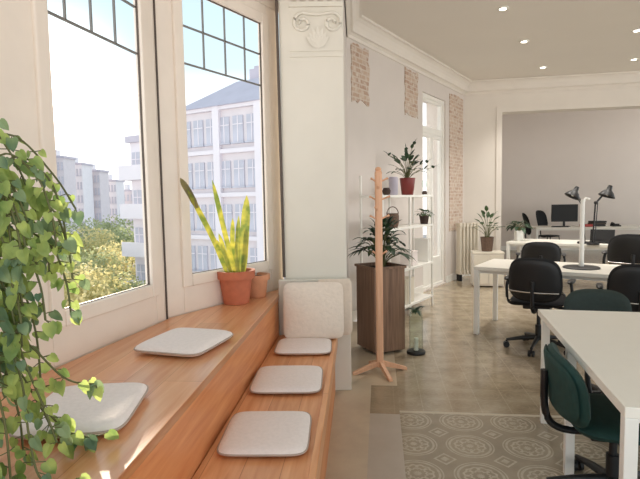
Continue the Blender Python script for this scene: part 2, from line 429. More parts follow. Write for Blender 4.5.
# skirting boards
bm = B(); seg_wall(bm, CL-nw*.015, uw, nw, 0.02, 2.2, 0, .12, .015); seg_wall(bm, CL-nw*.015, uw, nw, 3.24, (CM-CL).length, 0, .12, .015)
struct(obj('baseboard_left', bm, M['white']), 'white skirting along the slanting wall', 'baseboard')
bm = B(); seg_wall(bm, CM-nf*.015, uf, nf, 0, OJ-.1, 0, .12, .015)
struct(obj('baseboard_back', bm, M['white']), 'white skirting left of the opening', 'baseboard')
bm = B(); seg_wall(bm, FR+nf*4.6-nf*.015, uf, nf, 0, 8, 0, .12, .015)
struct(obj('baseboard_far', bm, M['white']), 'white skirting in the far room', 'baseboard')

# pillar with a plaster capital
pl = V((-.28, 3.86))
bm = B(); prism(bm, [pl, PB, PB+V((-.01, .32)), pl+V((-.02, .42))], 0, CZ)
pil = struct(obj('pillar', bm, M['pillar'], bevel=.012), 'thick white pillar with moulded plaster capital', 'pillar')
bm = B(); x0, x1 = -.20, .2; yf = 3.86
for z, h, dd in ((2.56, .018, .012), (2.60, .014, .008), (2.93, .03, .02), (3.02, .06, .04), (3.1, .03, .055)):
    box(bm, ((x0+x1)/2, yf-dd/2, z), (x1-x0, dd, h))
def volute(cx, cz, s, R0=.075):
    pts = []
    for k in range(40):
        t = k/39; a = s*(t*2.6*PI)+PI/2; r = R0*(1-.8*t)
        pts.append((cx+r*math.cos(a), yf-.008, cz+r*math.sin(a)))
    tube(bm, pts, .013, 8)
volute(-.10, 2.80, 1); volute(.12, 2.80, -1)
tube(bm, smooth_pts([(-.10, yf-.008, 2.875), (.01, yf-.012, 2.86), (.12, yf-.008, 2.875)], 6), .013, 8)
for k in range(7):                                                # acanthus tongue
    a = (k-3)*.28
    leaf(bm, (.01, yf-.004, 2.62), (math.sin(a), -.12, math.cos(a)), .15-.012*abs(k-3), .045, up=V((0, -1, 0)), droop=-.02)
for k in range(6): box(bm, (-.165+k*.067, yf-.012, 2.975), (.035, .024, .03))
obj('capital', bm, M['pillar'], pil, smooth=True)
# side beam over the gap beside the pillar
# brick patches set in the plaster
def patch(name, s0, s1, z0, z1, label, ragged=.03):
    bm = B(); pts = []
    rnd = random.Random(name)
    n = 9
    out = [(s0+(s1-s0)*i/n, z1+rnd.uniform(-ragged, ragged)) for i in range(n+1)]+[(s1+rnd.uniform(-ragged, ragged), z1+(z0-z1)*i/n) for i in range(1, n)]
    out += [(s1+(s0-s1)*i/n, z0+rnd.uniform(-ragged, ragged)) for i in range(n+1)]+[(s0+rnd.uniform(-ragged, ragged)*.5, z0+(z1-z0)*i/n) for i in range(1, n)]
    fr = [bm.verts.new((s, -.012, z)) for s, z in out]; bk = [bm.verts.new((s, .004, z)) for s, z in out]
    bm.faces.new(fr); bm.faces.new(bk[::-1])
    for i in range(len(out)): bm.faces.new((fr[i], fr[(i+1) % len(out)], bk[(i+1) % len(out)], bk[i]))
    o = obj(name, bm, M['brick']); o.location = (CL.x, CL.y, 0); o.rotation_euler = (0, 0, math.atan2(uw.y, uw.x))
    struct(o, label, 'brick patch')
sp = lambda x, y: (V((x, y))-CL).dot(uw)
patch('trim_3', sp(.40, 6.04), sp(.637, 6.385), 2.66, 3.33, 'exposed brick patch beside the pillar')
patch('trim_4', sp(1.245, 7.274), sp(1.50, 7.65), 2.70, 3.33, 'exposed brick patch left of the glazed door')
patch('trim_5', sp(2.27, 8.77), sp(2.66, 9.34), .9, 3.28, 'tall exposed brick strip right of the glazed door', .015)

# ------------------------------------------------------------------ windows
def window(name, p, u, s0, s1, g0, g1, zb, zt, gz0, gz1, hbars, vbars, label, sash=.06, thick=.07):
    """frame in the vertical plane through p along u; outside is to the left of u"""
    n = V((-u.y, u.x))
    root = struct(thing(name, label, 'window'), label, 'window')
    a, b = g0-sash, g1+sash; za, zt2 = gz0-sash, gz1+sash
    bm = B(); seg_wall(bm, p, u, n, s0, s1, zb, zt, thick, [(a, b, za, zt2)]); obj('window_frame', bm, M['frame'], root, bevel=.006)
    bm = B(); seg_wall(bm, p-n*.018, u, n, a-.014, b+.014, za-.014, zt2+.014, .05, [(g0+.003, g1-.003, gz0+.003, gz1-.003)]); obj('sash', bm, M['frame'], root, bevel=.008)
    bm = B(); seg_wall(bm, p-n*.002+n*.003, u, n, g0-.001, g1+.001, gz0-.001, gz1+.001, .012, [(g0+.007, g1-.007, gz0+.007, gz1-.007)]); obj('gasket', bm, M['gasket'], root)
    bm = B(); q = [p+u*g0+n*.02, p+u*g1+n*.02]; 
    vs = [bm.verts.new((q[0].x, q[0].y, gz0)), bm.verts.new((q[1].x, q[1].y, gz0)), bm.verts.new((q[1].x, q[1].y, gz1)), bm.verts.new((q[0].x, q[0].y, gz1))]
    bm.faces.new(vs); obj('window_pane', bm, M['glass'], root)
    bm = B()
    for z in hbars: seg_wall(bm, p+n*.014, u, n, g0, g1, z-.005, z+.005, .012)
    zl = min(hbars)
    for s in vbars: seg_wall(bm, p+n*.014, u, n, s-.004, s+.004, zl, gz1, .012)
    obj('glazing_bars', bm, M['lead'], root)
    return root
ZS = .76
window('window_1', A0, u1, -.17, .963, .118, .815, ZS, 2.98, 1.0, 2.83, (2.315, 2.57), (.262, .44, .625), 'left tall casement window with the low sun behind it')
window('window_2', A2, u2, 0, 1.226, .20, 1.005, ZS, 2.98, 1.005, 2.83, (2.365, 2.60), (.41, .62, .83), 'right tall window facing a grey roofed building')
window('window_3', A0, u1, -1.32, -.172, -1.06, -.25, ZS, 2.98, 1.0, 2.83, (2.315, 2.57), (-.87, -.66, -.45), 'leftmost window of the bay behind the trailing plant')
# bay wall under and over the windows
bm = B(); n1 = V((-u1.y, u1.x)); n2 = V((-u2.y, u2.x))
for z0, z1 in ((0, ZS), (2.98, CZ)):
    seg_wall(bm, A0, u1, n1, -3.2, .963, z0, z1, .14); seg_wall(bm, A2, u2, n2, -.0, 1.26, z0, z1, .14)
    prism(bm, [W1E, A2, A2+n2*.14, W1E+n1*.14], z0, z1)
seg_wall(bm, A0, u1, n1, -3.2, -1.32, ZS, 2.98, .14)
struct(obj('wall_bay', bm, M['frame']), 'pale bay wall above and below the windows', 'wall')
# corner post between windows and the dark seam
bm = B(); prism(bm, [W1E-u1*.001, A2, A2+n2*.1, W1E+n1*.1], ZS, 2.98); struct(obj('trim_6', bm, M['frame']), 'corner post between the two bay windows', 'trim')
bm = B(); q = W1E+V((.006, .012)); tube(bm, [(q.x, q.y, ZS), (q.x, q.y, 2.98)], .006, 6); struct(obj('trim_7', bm, M['gasket']), 'dark seam between the bay windows', 'trim')
bm = B(); q = V((-.318, 4.02)); tube(bm, [(-.284, 3.852, .885), (-.296, 3.852, CZ-.01)], .011, 8)
tag(obj('cable', bm, M['gasket'], smooth=True), 'dark cable running down where the right window meets the white pillar', 'cable')

# glazed door in the slanting wall
dr = struct(thing('door_1', 'tall white glazed balcony door in the slanting wall', 'door'), 'tall white glazed balcony door in the slanting wall', 'door')
bm = B(); seg_wall(bm, CL+nw*.03, uw, nw, 2.22, 3.22, .02, 3.12, .1, [(2.28, 3.16, .06, 3.06)]); obj('door_frame', bm, M['white'], dr, bevel=.006)
for a, b in ((2.285, 2.715), (2.72, 3.155)):
    bm = B(); seg_wall(bm, CL+nw*.05, uw, nw, a, b, .06, 2.52, .05, [(a+.06, b-.06, .5, 2.46)]); lf = obj('door_leaf', bm, M['white'], dr, bevel=.005)
    bm = B(); seg_wall(bm, CL+nw*.07, uw, nw, a+.06, b-.06, .5, 2.46, .006); obj('door_pane', bm, M['glass'], lf)
bm = B(); seg_wall(bm, CL+nw*.045, uw, nw, 2.28, 3.16, 2.52, 3.06, .05, [(2.33, 3.11, 2.62, 3.02)]); tr = obj('transom', bm, M['white'], dr, bevel=.005)
bm = B(); seg_wall(bm, CL+nw*.07, uw, nw, 2.33, 3.11, 2.62, 3.02, .006); obj('transom_pane', bm, M['glass'], tr)
bm = B(); q = CL+uw*2.7+nw*.035; box(bm, (q.x, q.y, 1.12), (.03, .03, .13), math.atan2(uw.y, uw.x)); obj('door_handle', bm, M['chrome'], dr)

# ------------------------------------------------------------------ window ledge and bench
def lx(y): return -.49+.085*(y-1.78)       # front of the ledge
def bx(y): return -.042+.076*(y-1.77)      # outer edge of the bench
led = thing('window_ledge', 'deep orange oak ledge under the bay windows', 'ledge')
YE = 3.78
bm = B(); prism(bm, [(lx(-.9), -.9), (lx(YE), YE), (-.332, 3.79), (-.335, 3.86), (-.335, W2E.y-.07), tuple(A2-n2*.003), tuple(W1E-n1*.004), tuple(A0-u1*3.1-n1*.003)], ZS-.035, ZS)
obj('ledge_top', bm, M['sill'], led, bevel=.004)
bm = B(); prism(bm, [(lx(-.9)-.03, -.9), (lx(YE)-.03, YE), (lx(YE)-.008, YE), (lx(-.9)-.008, -.9)], .0, ZS-.035); obj('front_panel', bm, M['panel'], led)
bn = thing('bench', 'long low orange oak bench along the window ledge', 'bench')
BE = 3.775
bm = B(); prism(bm, [(lx(-.9)-.004, -.9), (bx(-.9), -.9), (bx(BE), BE), (lx(BE)-.004, BE)], .415, .45); obj('seat', bm, M['bench'], bn, bevel=.004)
bm = B(); prism(bm, [(bx(-.9)-.035, -.9), (bx(-.9)-.012, -.9), (bx(BE)-.012, BE), (bx(BE)-.035, BE)], .0, .415); obj('side_panel', bm, M['panel'], bn)
bm = B(); prism(bm, [(bx(-.9)-.018, -.9), (bx(-.9)+.012, -.9), (bx(BE)+.012, BE), (bx(BE)-.018, BE)], .36, .462); obj('edge_rail', bm, M['bench'], bn, bevel=.004)
# cream end board against the pillar
bm = B(); prism(bm, [(-.325, 3.79), (.225, 3.785), (.228, 3.84), (-.322, 3.85)], 0, .87)
tag(obj('end_board', bm, M['pillar'], bevel=.006), 'cream painted board closing the far end of the bench against the pillar', 'board')

# ------------------------------------------------------------------ cushions
def pad(name, label, cx, cy, z, rz, w, d, h, group, shear=0.0):
    t = thing(name, label, 'cushion', (cx, cy, z), rz, group)
    bm = B(); rim = pillow(bm, w, d, h, 7, 16, .25); o = obj('cover', bm, M['fabric'], t, smooth=True)
    bm = B(); rim = rim+[rim[0]]; tube(bm, rim, .004, 6); obj('piping', bm, M['piping'], t, smooth=True)
    return t
pad('seat_pad', 'pale grey square pad on the ledge, nearest the camera, behind the trailing plant', -.800, 1.643, ZS+.001, .10, .34, .40, .052, 'pads on the window ledge')
pad('seat_pad', 'pale grey square pad on the ledge, turned diagonally, between plant and pot', -.676, 2.443, ZS+.001, -.30, .365, .40, .052, 'pads on the window ledge')
pad('seat_pad', 'nearest pale grey square pad on the low bench', -.245, 2.11, .451, -.03, .37, .41, .04, 'pads on the low bench')
pad('seat_pad', 'middle pale grey square pad on the low bench', -.195, 2.76, .451, -.03, .385, .42, .04, 'pads on the low bench')
pad('seat_pad', 'farthest pale grey square pad on the low bench, before the beige cushion', -.125, 3.395, .451, -.03, .38, .35, .04, 'pads on the low bench')
def throw(name, label, loc, rot, w, h, t_, m):
    bm = B(); pillow(bm, w, h, t_, 9, 16, .85)
    o = obj(name, bm, m, smooth=True); o.location = loc; o.rotation_euler = rot
    return tag(o, label, 'cushion', 'cushions leaning on the end board')
throw('throw_cushion', 'large beige square cushion leaning at the far end of the bench', (-.055, 3.665, .664), (math.radians(80), 0, -.03), .44, .41, .14, M['beige_fabric'])
throw('throw_cushion', 'sand coloured cushion standing half hidden behind the large beige cushion', (.10, 3.735, .672), (math.radians(87), 0, -.03), .27, .425, .06, M['sand_fabric'])

# ------------------------------------------------------------------ pots and plants
def pot_bm(r0, r1, h, rim=.0):
    bm = B(); prof = [(r0*.94, 0), (r0, .004), (r0+(r1-r0)*.78, h*.76)]
    if rim: prof += [(r1+rim, h*.77), (r1+rim*1.3, h), (r1-.006, h), (r1-.012, h*.88)]
    else: prof += [(r1, h), (r1-.008, h), (r1-.012, h*.9)]
    lathe(bm, prof, seg=28); return bm
def pot(name, t, r0, r1, h, m, rim=0.0):
    obj('pot', pot_bm(r0, r1, h, rim), m, t, smooth=True)
    bm = B(); lathe(bm, [(r1-.012, h*.86), (r1-.02, h*.9)], seg=20); obj('soil', bm, M['soil'], t)

def ribbon(bm, pts, w, twist=0.0, face=V((0, -1, 0))):
    P = smooth_pts(pts, 5); n = len(P); rows = []
    for i, p in enumerate(P):
        d = (P[min(i+1, n-1)]-P[max(i-1, 0)]).normalized(); a = twist*(i/n)
        s = d.cross(face).normalized(); s = (Matrix.Rotation(a, 3, d) @ s); nn_ = s.cross(d)
        t = i/(n-1); ww = w*.5*min(1, .45+2.2*t)*(1 if t < .72 else max(.03, 1-((t-.72)/.28)**1.8))
        rows.append([bm.verts.new(p-s*ww+nn_*ww*.35), bm.verts.new(p), bm.verts.new(p+s*ww+nn_*ww*.35)])
    for a, b in zip(rows, rows[1:]):
        bm.faces.new((a[0], a[1], b[1], b[0])); bm.faces.new((a[1], a[2], b[2], b[1]))

sn = thing('snake_plant', 'tall yellow green snake plant in a terracotta pot on the ledge corner', 'plant', (-.60, 3.50, ZS))
pot('pot', sn, .09, .122, .235, M['terracotta'], .013)
bm = B()
for pts, w in (([(-.05, -.02, .2), (-.10, -.22, .47), (-.19, -.50, .80)], .034), ([(-.0, -.01, .2), (-.05, -.1, .52), (-.09, -.25, .86)], .034),
               ([(.05, .0, .2), (.07, -.01, .45), (.095, 0, .76)], .062), ([(.02, -.03, .2), (.02, -.02, .38), (.04, -.03, .62)], .034),
               ([(0, .03, .2), (-.02, .03, .4), (-.015, .04, .60)], .034), ([(-.02, -.03, .2), (-.06, -.05, .36), (-.10, -.05, .50)], .03),
               ([(.03, .03, .2), (.05, .04, .4), (.055, .05, .54)], .032), ([(-.045, .02, .2), (-.09, .03, .33), (-.13, .03, .45)], .028)):
    ribbon(bm, pts, w, .4)
obj('leaf_blades', bm, M['leaf_snake'], sn, smooth=True)
bm = B(); ribbon(bm, [(-.155, -.40, .68), (-.18, -.47, .77), (-.21, -.56, .86)], .038, .2); obj('dry_tip', bm, M['leaf_tip'], sn, smooth=True)
sp2 = thing('plant_pot', 'second terracotta pot half hidden behind the snake plant pot', 'pot', (-.485, 3.73, ZS))
pot('pot', sp2, .07, .092, .17, M['terracotta_pale'], .01)

# trailing plant at the left edge
vn = thing('trailing_plant', 'leafy trailing pothos plant hanging over the left end of the ledge', 'plant', (-1.02, 1.22, ZS))
pot('pot', vn, .09, .12, .2, M['white'], .008)
base = V((-1.02, 1.22, ZS))
rnd = random.Random(3)
# stems as points in plant space
stems = [
 [(0, 0, .2), (.05, .04, .55), (.12, .08, .85), (.20, .14, .90), (.27, .2, .80), (.31, .24, .70)],
 [(0, .02, .2), (.02, .02, .6), (.06, .04, .95), (.13, .07, .98), (.21, .1, .86), (.25, .12, .74)],
 [(0, -.02, .2), (.06, -.01, .5), (.13, .0, .78), (.20, .02, .78), (.26, .05, .66)],
 [(.02, 0, .2), (.1, .0, .5), (.17, .0, .62), (.23, .02, .5), (.26, .02, .34), (.30, .03, .2), (.33, .03, .1)],
 [(.02, .02, .2), (.10, .02, .42), (.2, .0, .46), (.27, -.01, .3), (.29, -.02, .14), (.32, -.03, .035), (.40, -.03, .03)],
 [(.02, -.03, .2), (.09, -.04, .36), (.16, -.05, .36), (.21, -.06, .2), (.24, -.06, .07), (.27, -.06, .02)],
 [(0, -.02, .2), (.04, -.05, .48), (.1, -.06, .66), (.17, -.07, .6), (.2, -.08, .42), (.21, -.08, .26)],
 [(.03, .03, .2), (.13, .05, .33), (.22, .08, .36), (.31, .12, .24), (.38, .16, .2)],
 [(.02, -.06, .2), (.08, -.1, .28), (.16, -.12, .2), (.22, -.12, .06), (.27, -.1, .03)],
 [(0, 0, .2), (.1, .05, .3), (.2, .1, .24), (.26, .14, .12), (.30, .16, .06), (.37, .18, .045)],
 [(0, 0, .2), (.1, .02, .34), (.19, .08, .3), (.24, .12, .16), (.27, .15, .06), (.33, .19, .04)],
 [(-.02, 0, .2), (.0, .05, .7), (.05, .08, 1.1), (.1, .1, 1.14), (.15, .12, 1.02)],
]
for k in range(16):                                       # more runners filling the mass
    x = rnd.uniform(.04, .20); y = rnd.uniform(-.1, .14); z = rnd.uniform(.35, .95)
    stems.append([(0, 0, .2), (x*.4, y*.5, z*.6+.1), (x*.9, y, z), (x+.05, y, z-.08), (x+.08, y+.01, z-.22), (x+.08, y+.02, max(.05, z-.38))])
for k in range(15):                                       # sunlit upper bulge leaning into the window
    x = rnd.uniform(.12, .285); y = rnd.uniform(-.02, .18); z = rnd.uniform(.58, .80)
    stems.append([(0, 0, .2), (x*.3, y*.4, z*.7), (x*.7, y*.8, z+.03), (x, y, z), (x+.04, y, z-.1), (x+.05, y, z-.2)])
for k in range(12):
    x = rnd.uniform(.02, .17); y = rnd.uniform(-.12, .05)
    stems.append([(0, 0, .2), (x*.6, y*.6, .4), (x, y, rnd.uniform(.32, .46)), (x+.05, y-.01, .24), (x+.07, y-.02, .1), (x+.1, y-.02, .02)])
bs = B(); bl = B(); bd = B()
def heart(bm, c, d, up, L, W):
    d = d.normalized(); s = d.cross(up).normalized(); n = s.cross(d)
    out = [(0, 0), (.30, -.08), (.5, .1), (.48, .4), (.30, .72), (0, 1)]
    mid = [bm.verts.new(c+d*L*y+n*L*z) for y, z in ((0, 0), (.3, -.03), (.65, -.05), (1, -.16))]
    for sg in (1, -1):
        e = [bm.verts.new(c+s*W*sg*x+d*L*y+n*(L*.10*abs(x)*2-.16*L*y*y)) for x, y in out[1:5]]
        bm.faces.new((mid[0], e[0], e[1])); bm.faces.new((mid[0], e[1], mid[1])); bm.faces.new((mid[1], e[1], e[2])); bm.faces.new((mid[1], e[2], mid[2])); bm.faces.new((mid[2], e[2], e[3])); bm.faces.new((mid[2], e[3], mid[3]))
for si, st in enumerate(stems):
    P = smooth_pts(st, 8); tube(bs, P, .0028, 6)
    for i in range(6, len(P), 2):
        p = P[i]; d = (P[min(i+1, len(P)-1)]-P[i-1]).normalized()
        for q in range(2 if i % 4 == 0 else 1):
            a = rnd.uniform(0, 2*PI); side = V((math.cos(a), math.sin(a), rnd.uniform(-.5, .2))); L = rnd.uniform(.022, .046)
            pe = p+side*rnd.uniform(.012, .03); tube(bs, [p, pe], .0014, 5)
            dirv = (side*.6+V((0, -.1, -.8))+d*.2)
            heart(bl if rnd.random() < (.75 if pe.x > .14 else .4) else bd, pe, dirv, V((rnd.uniform(-.6, .6), -1, rnd.uniform(.1, .9))), L, L*.82)
obj('stems', bs, M['stem'], vn, smooth=True); obj('pale_leaves', bl, M['leaf_vine'], vn); obj('dark_leaves', bd, M['leaf_vine_dark'], vn)
for o_, lb in zip(kids(vn)[-2:], ('bright yellow green leaves', 'darker grey green leaves')): o_['label'] = lb

# planter box and its plant
pb = thing('planter_box', 'tall brown wooden planter box behind the coat stand', 'planter', (.583, 4.863, 0), .41)
bm = B(); W_, D_, H_ = .337, .36, .84
for a, b, w, d in ((0, -D_/2+.01, W_, .02), (0, D_/2-.01, W_, .02), (-W_/2+.01, 0, .02, D_-.04), (W_/2-.01, 0, .02, D_-.04)): box(bm, (a, b, H_/2+.01), (w, d, H_-.02))
obj('side_panels', bm, M['planter'], pb, bevel=.004)
bm = B()
for a, b, w, d in ((0, -D_/2, W_+.02, .03), (0, D_/2, W_+.02, .03), (-W_/2, 0, .03, D_+.02), (W_/2, 0, .03, D_+.02)): box(bm, (a, b, H_-.012), (w, d, .024))
obj('rim', bm, M['planter'], pb, bevel=.003)
boxobj('soil', (0, 0, H_-.05), (W_-.05, D_-.05, .04), M['soil'], pb)
def leafy(name, label, loc, n, L, W, spread, seed, m, h0=0.0, up=.9, stem=.5, droop=.5):
    t = thing(name, label, 'plant', loc)
    r = random.Random(seed); bl = B(); bs = B()
    for k in range(n):
        a = 2*PI*k/n*2.4+r.uniform(-.3, .3); el = r.uniform(.15, 1)
        dx = V((math.cos(a), math.sin(a), 0)); reach = spread*(1-el*.75)*r.uniform(.7, 1.05); hh = stem*(.25+.75*el)*r.uniform(.8, 1.1)
        p = [V((0, 0, h0))+dx*.02, V((0, 0, h0+hh*.6))+dx*reach*.4, V((0, 0, h0+hh))+dx*reach]
        tube(bs, smooth_pts(p, 4), .003, 5)
        leaf(bl, p[-1], dx*(1.1-el*.6)+V((0, 0, up*el)), L*r.uniform(.75, 1.1), W*r.uniform(.8, 1.1), droop=droop*r.uniform(.5, 1.3))
    obj('stems', bs, M['stem'], t, smooth=True); obj('leaves', bl, m, t)
    return t
pp = leafy('peace_lily', 'bushy dark green plant growing out of the brown planter box', (.60, 4.83, H_-.028), 80, .20, .078, .21, 5, M['leaf_dark'], 0, .9, .42, .55)

# coat stand
cs = thing('coat_stand', 'slim beech wood coat stand with pegs and cross foot', 'coat stand', (.494, 4.184, 0))
bm = B(); prism(bm, [(-.029, -.029), (.029, -.029), (.029, .029), (-.029, .029)], .045, 1.71); obj('pole', bm, M['beech'], cs, bevel=.012)
bm = B(); lathe(bm, [(.022, 0), (.028, .015), (.02, .03), (.004, .036)], (0, 0, 1.708), 16); obj('finial', bm, M['beech'], cs, smooth=True)
for k in range(4):
    a = .25+k*PI/2; bm = B(); ca, sa = math.cos(a), math.sin(a)
    pts = [(.0, .06), (.22, .0), (.245, .0), (.245, .022), (.03, .10), (.0, .10)]
    lo = [bm.verts.new((x*ca-.016*sa, x*sa+.016*ca, z)) for x, z in pts]; hi = [bm.verts.new((x*ca+.016*sa, x*sa-.016*ca, z)) for x, z in pts]
    bm.faces.new(lo); bm.faces.new(hi[::-1])
    for i in range(6): bm.faces.new((lo[i], lo[(i+1) % 6], hi[(i+1) % 6], hi[i]))
    obj('foot', bm, M['beech'], cs, bevel=.003)
for z, angs, L in ((1.62, (.1, 3.2), .10), (1.56, (1.6, 4.5), .11), (1.47, (-.2, 2.9), .12), (1.38, (1.2, 4.2), .11), (1.31, (.3, 3.4), .12), (1.01, (.0, 3.14), .085)):
    for a in angs:
        bm = B(); d_ = V((math.cos(a), math.sin(a), .0)); c_ = V((0, 0, z))
        L *= .8; tube(bm, [c_+d_*.02, c_+d_*(L*.7)+V((0, 0, .02)), c_+d_*L+V((0, 0, .03))], [.007, .007, .010], 8); obj('peg', bm, M['beech'], cs, smooth=True)

# glass vase with candle and dark sprig on the floor
gv = thing('glass_vase', 'tall clear glass vase on a black base beside the planter box', 'vase', (.90, 4.69, 0))
bm = B(); lathe(bm, [(.085, 0), (.09, .01), (.085, .028), (.06, .03)], seg=24); obj('base', bm, M['black'], gv, smooth=True)
bm = B(); lathe(bm, [(.062, .03), (.066, .05), (.066, .36), (.05, .42), (.055, .44), (.052, .44), (.047, .42), (.062, .36), (.062, .05)], seg=24, cap=False); obj('glass_body', bm, M['clearglass'], gv, smooth=True)
bm = B(); lathe(bm, [(.022, .032), (.022, .15), (.004, .154)], seg=16); obj('candle', bm, M['candle'], gv, smooth=True)
bm = B(); r = random.Random(11)
for k in range(14):
    a = r.uniform(0, 2*PI); leaf(bm, (0, 0, .42), (math.cos(a), math.sin(a), r.uniform(.0, .9)), r.uniform(.08, .15), .04, droop=.5)
obj('dark_leaves', bm, M['leaf_dark'], gv)

# ------------------------------------------------------------------ white shelf unit along the slanting wall
ang = math.atan2(uw.y, uw.x)
pr_ = V((1.485, 6.735))          # right front post
L_ = 1.50; Dp = .30
org = pr_+uw*.12-uw*L_           # left front corner
sh = thing('shelf_unit', 'open white metal shelf unit beside the glazed door', 'shelf', (org.x, org.y, 0), ang)
for z in (1.51, 1.12, .60, .14): boxobj('shelf_board', (L_/2, Dp/2, z), (L_, Dp, .028), M['white'], sh, bevel=.003)
for x in (.015, L_*.5, L_-.015):
    for y in (.012, Dp-.012): boxobj('post', (x, y, .875 if y > .1 else .762), (.022, .022, 1.75 if y > .1 else 1.524), M['white'], sh)
def onshelf(px, depth, z):       # point on the shelf whose bearing X/Y = px, depth m behind the front edge
    o_ = org+nw*depth; s = (px*o_.y-o_.x)/(uw.x-px*uw.y); q = o_+uw*s
    return (q.x, q.y, z+.0145)
k1 = onshelf(.176, .14, 1.51)
rp = leafy('potted_plant', 'plant with scattered dark leaves in an oxblood pot on the top shelf', k1, 34, .15, .062, .26, 8, M['leaf_dark'], .2, 1.0, .30, .35)
pot('pot', rp, .075, .10, .22, M['red_pot'])
bm = B()                                                     # a few long shoots
st = B()
for end in ((-.24, .02, .52), (.10, .05, .66), (.26, .03, .42), (.34, .02, .35), (-.02, 0, .58)):
    P = smooth_pts([(0, 0, .2), (end[0]*.4, end[1]*.5, .2+(end[2]-.2)*.7), end], 5); tube(st, P, .003, 5)
    leaf(bm, P[-1], (end[0], 0, .25), .11, .05, droop=.2); leaf(bm, P[-4], (end[0], .2, .5), .1, .045, droop=.2); leaf(bm, P[-1]-V((0, 0, .01)), (-end[0]*.5, -.3, .3), .08, .045, droop=.2)
obj('shoots', st, M['stem'], rp, smooth=True); obj('shoot_leaves', bm, M['leaf_dark'], rp)
k = onshelf(.148, .12, 1.51); t = thing('vase', 'pale lilac cylinder vase left of the oxblood pot', 'vase', k)
bm = B(); lathe(bm, [(.045, 0), (.055, .01), (.058, .2), (.05, .22), (.046, .22), (.05, .19)], seg=24); obj('body', bm, M['grey_vase'], t, smooth=True)
k = onshelf(.134, .08, 1.51); bm = B(); lathe(bm, [(.03, 0), (.045, .02), (.05, .05), (.035, .085), (.03, .075)], seg=20)
o = obj('small_bowl', bm, M['dark_pot'], smooth=True); o.location = k; tag(o, 'small dark brown bowl at the left end of the top shelf', 'bowl')
k = onshelf(.210, .12, 1.51); t = thing('wine_glass', 'stemmed glass with dark contents on the top shelf right of the oxblood pot', 'glass', k)
bm = B(); lathe(bm, [(.035, 0), (.035, .004), (.005, .008), (.005, .08), (.03, .11), (.038, .15), (.032, .2), (.029, .2), (.034, .15), (.027, .114), (.001, .09)], seg=20, cap=False); obj('bowl', bm, M['clearglass'], t, smooth=True)
bm = B(); lathe(bm, [(.03, .009), (.038, .03), (.02, .06)], seg=16); obj('contents', bm, M['dark_pot'], t, smooth=True)
k = onshelf(.146, .12, 1.12); t = thing('basket', 'brown woven basket on the second shelf behind the coat stand', 'basket', k)
bm = B(); lathe(bm, [(.06, 0), (.075, .05), (.078, .14), (.07, .17), (.064, .17), (.07, .13), (.066, .05)], seg=24); obj('body', bm, M['brown_pot'], t, smooth=True)
bm = B(); tube(bm, [(-.07*math.cos(i*PI/10), 0, .16+.09*math.sin(i*PI/10)) for i in range(11)], .006, 6); obj('handle', bm, M['brown_pot'], t, smooth=True)
k = onshelf(.209, .1, 1.12)
t = leafy('potted_plant', 'small green plant in a dark pot on the second shelf', k, 26, .11, .05, .1, 21, M['leaf_mid'], .09, .5, .09, .5)
pot('pot', t, .05, .065, .11, M['dark_pot'])
for px, z, s, mm, lb in ((.166, .14, (.26, .2, .3), 'radiator', 'cream storage box on the lowest shelf'), (.205, .60, (.07, .2, .30), 'white', 'white upright file box on the third shelf'), (.178, .6, (.16, .18, .17), 'fabric', 'pale grey low box on the third shelf')):
    k = onshelf(px, .14, z); t = thing('storage_box', lb, 'box', k, ang, 'boxes on the white shelves')
    boxobj('body', (0, 0, s[2]/2), (s[0], s[1], s[2]), M[mm], t, bevel=.006); boxobj('lid', (0, 0, s[2]+.008), (s[0]+.008, s[1]+.008, .02), M[mm], t, bevel=.004)

# radiator
q = V((2.64, 8.92))
rd = thing('radiator', 'cream cast iron column radiator standing in the room corner', 'radiator', (q.x, q.y, 0), .3)
for i in range(6):
    bm = B(); x = -.175+i*.07
    for y in (-.05, .0, .05): tube(bm, [(x, y, .14), (x, y, 1.0)], .018, 8)
    box(bm, (x, 0, .15), (.045, .15, .06)); box(bm, (x, 0, 1.0), (.045, .15, .06)); obj('column', bm, M['radiator'], rd, smooth=True)
for x in (-.165, .165): boxobj('foot', (x, 0, .06), (.04, .12, .12), M['black'], rd)

# low cabinet and plants near the corner
lc = thing('low_cabinet', 'low cream cabinet by the opening, carrying a leafy plant', 'cabinet', (2.80, 8.35, 0), -.18)
boxobj('body', (0, 0, .285), (.48, .38, .53), M['wall'], lc, bevel=.004); boxobj('top', (0, 0, .565), (.5, .4, .03), M['radiator'], lc, bevel=.003)
for x in (-.118, .118):
    dd = boxobj('door', (x, -.198, .29), (.225, .018, .48), M['radiator'], lc, bevel=.003); boxobj('handle', (x*.25, -.215, .32), (.012, .02, .1), M['chrome'], dd)
t = leafy('potted_plant', 'airy dark leaved plant in a brown pot on the low cabinet', (2.80, 8.35, .58), 26, .15, .07, .3, 31, M['leaf_mid'], .22, .9, .42, .3)
pot('pot', t, .085, .11, .24, M['brown_pot'])

# ------------------------------------------------------------------ desks
def desk(label, cx, cy, rz, w, d, legs, grp='white desks', th=.04, lw=.045):
    """origin at near left corner, x along the near edge, y to the far edge"""
    t = thing('desk', label, 'desk', (cx, cy, 0), rz, grp)
    boxobj('desk_top', (w/2, d/2, .74-th/2), (w, d, th), M['desk'], t, bevel=.003)
    for x, y in legs: boxobj('leg', (x, y, (.74-th)/2), (lw, lw, .74-th), M['desk_leg'], t, bevel=.003)
    boxobj('apron', (w/2, .06, .685), (w-.1, .02, .04), M['desk_leg'], t); boxobj('apron', (w/2, d-.06, .685), (w-.1, .02, .04), M['desk_leg'], t)
    return t
# nearest desk
a1 = -.236
T1n = V((1.045, 1.68))
desk('large white desk nearest the camera with the green chair', T1n.x, T1n.y, a1, 1.8, 1.59, [(.024, .024), (.04, .90), (.04, 1.54), (1.776, .024), (1.76, 1.54)])
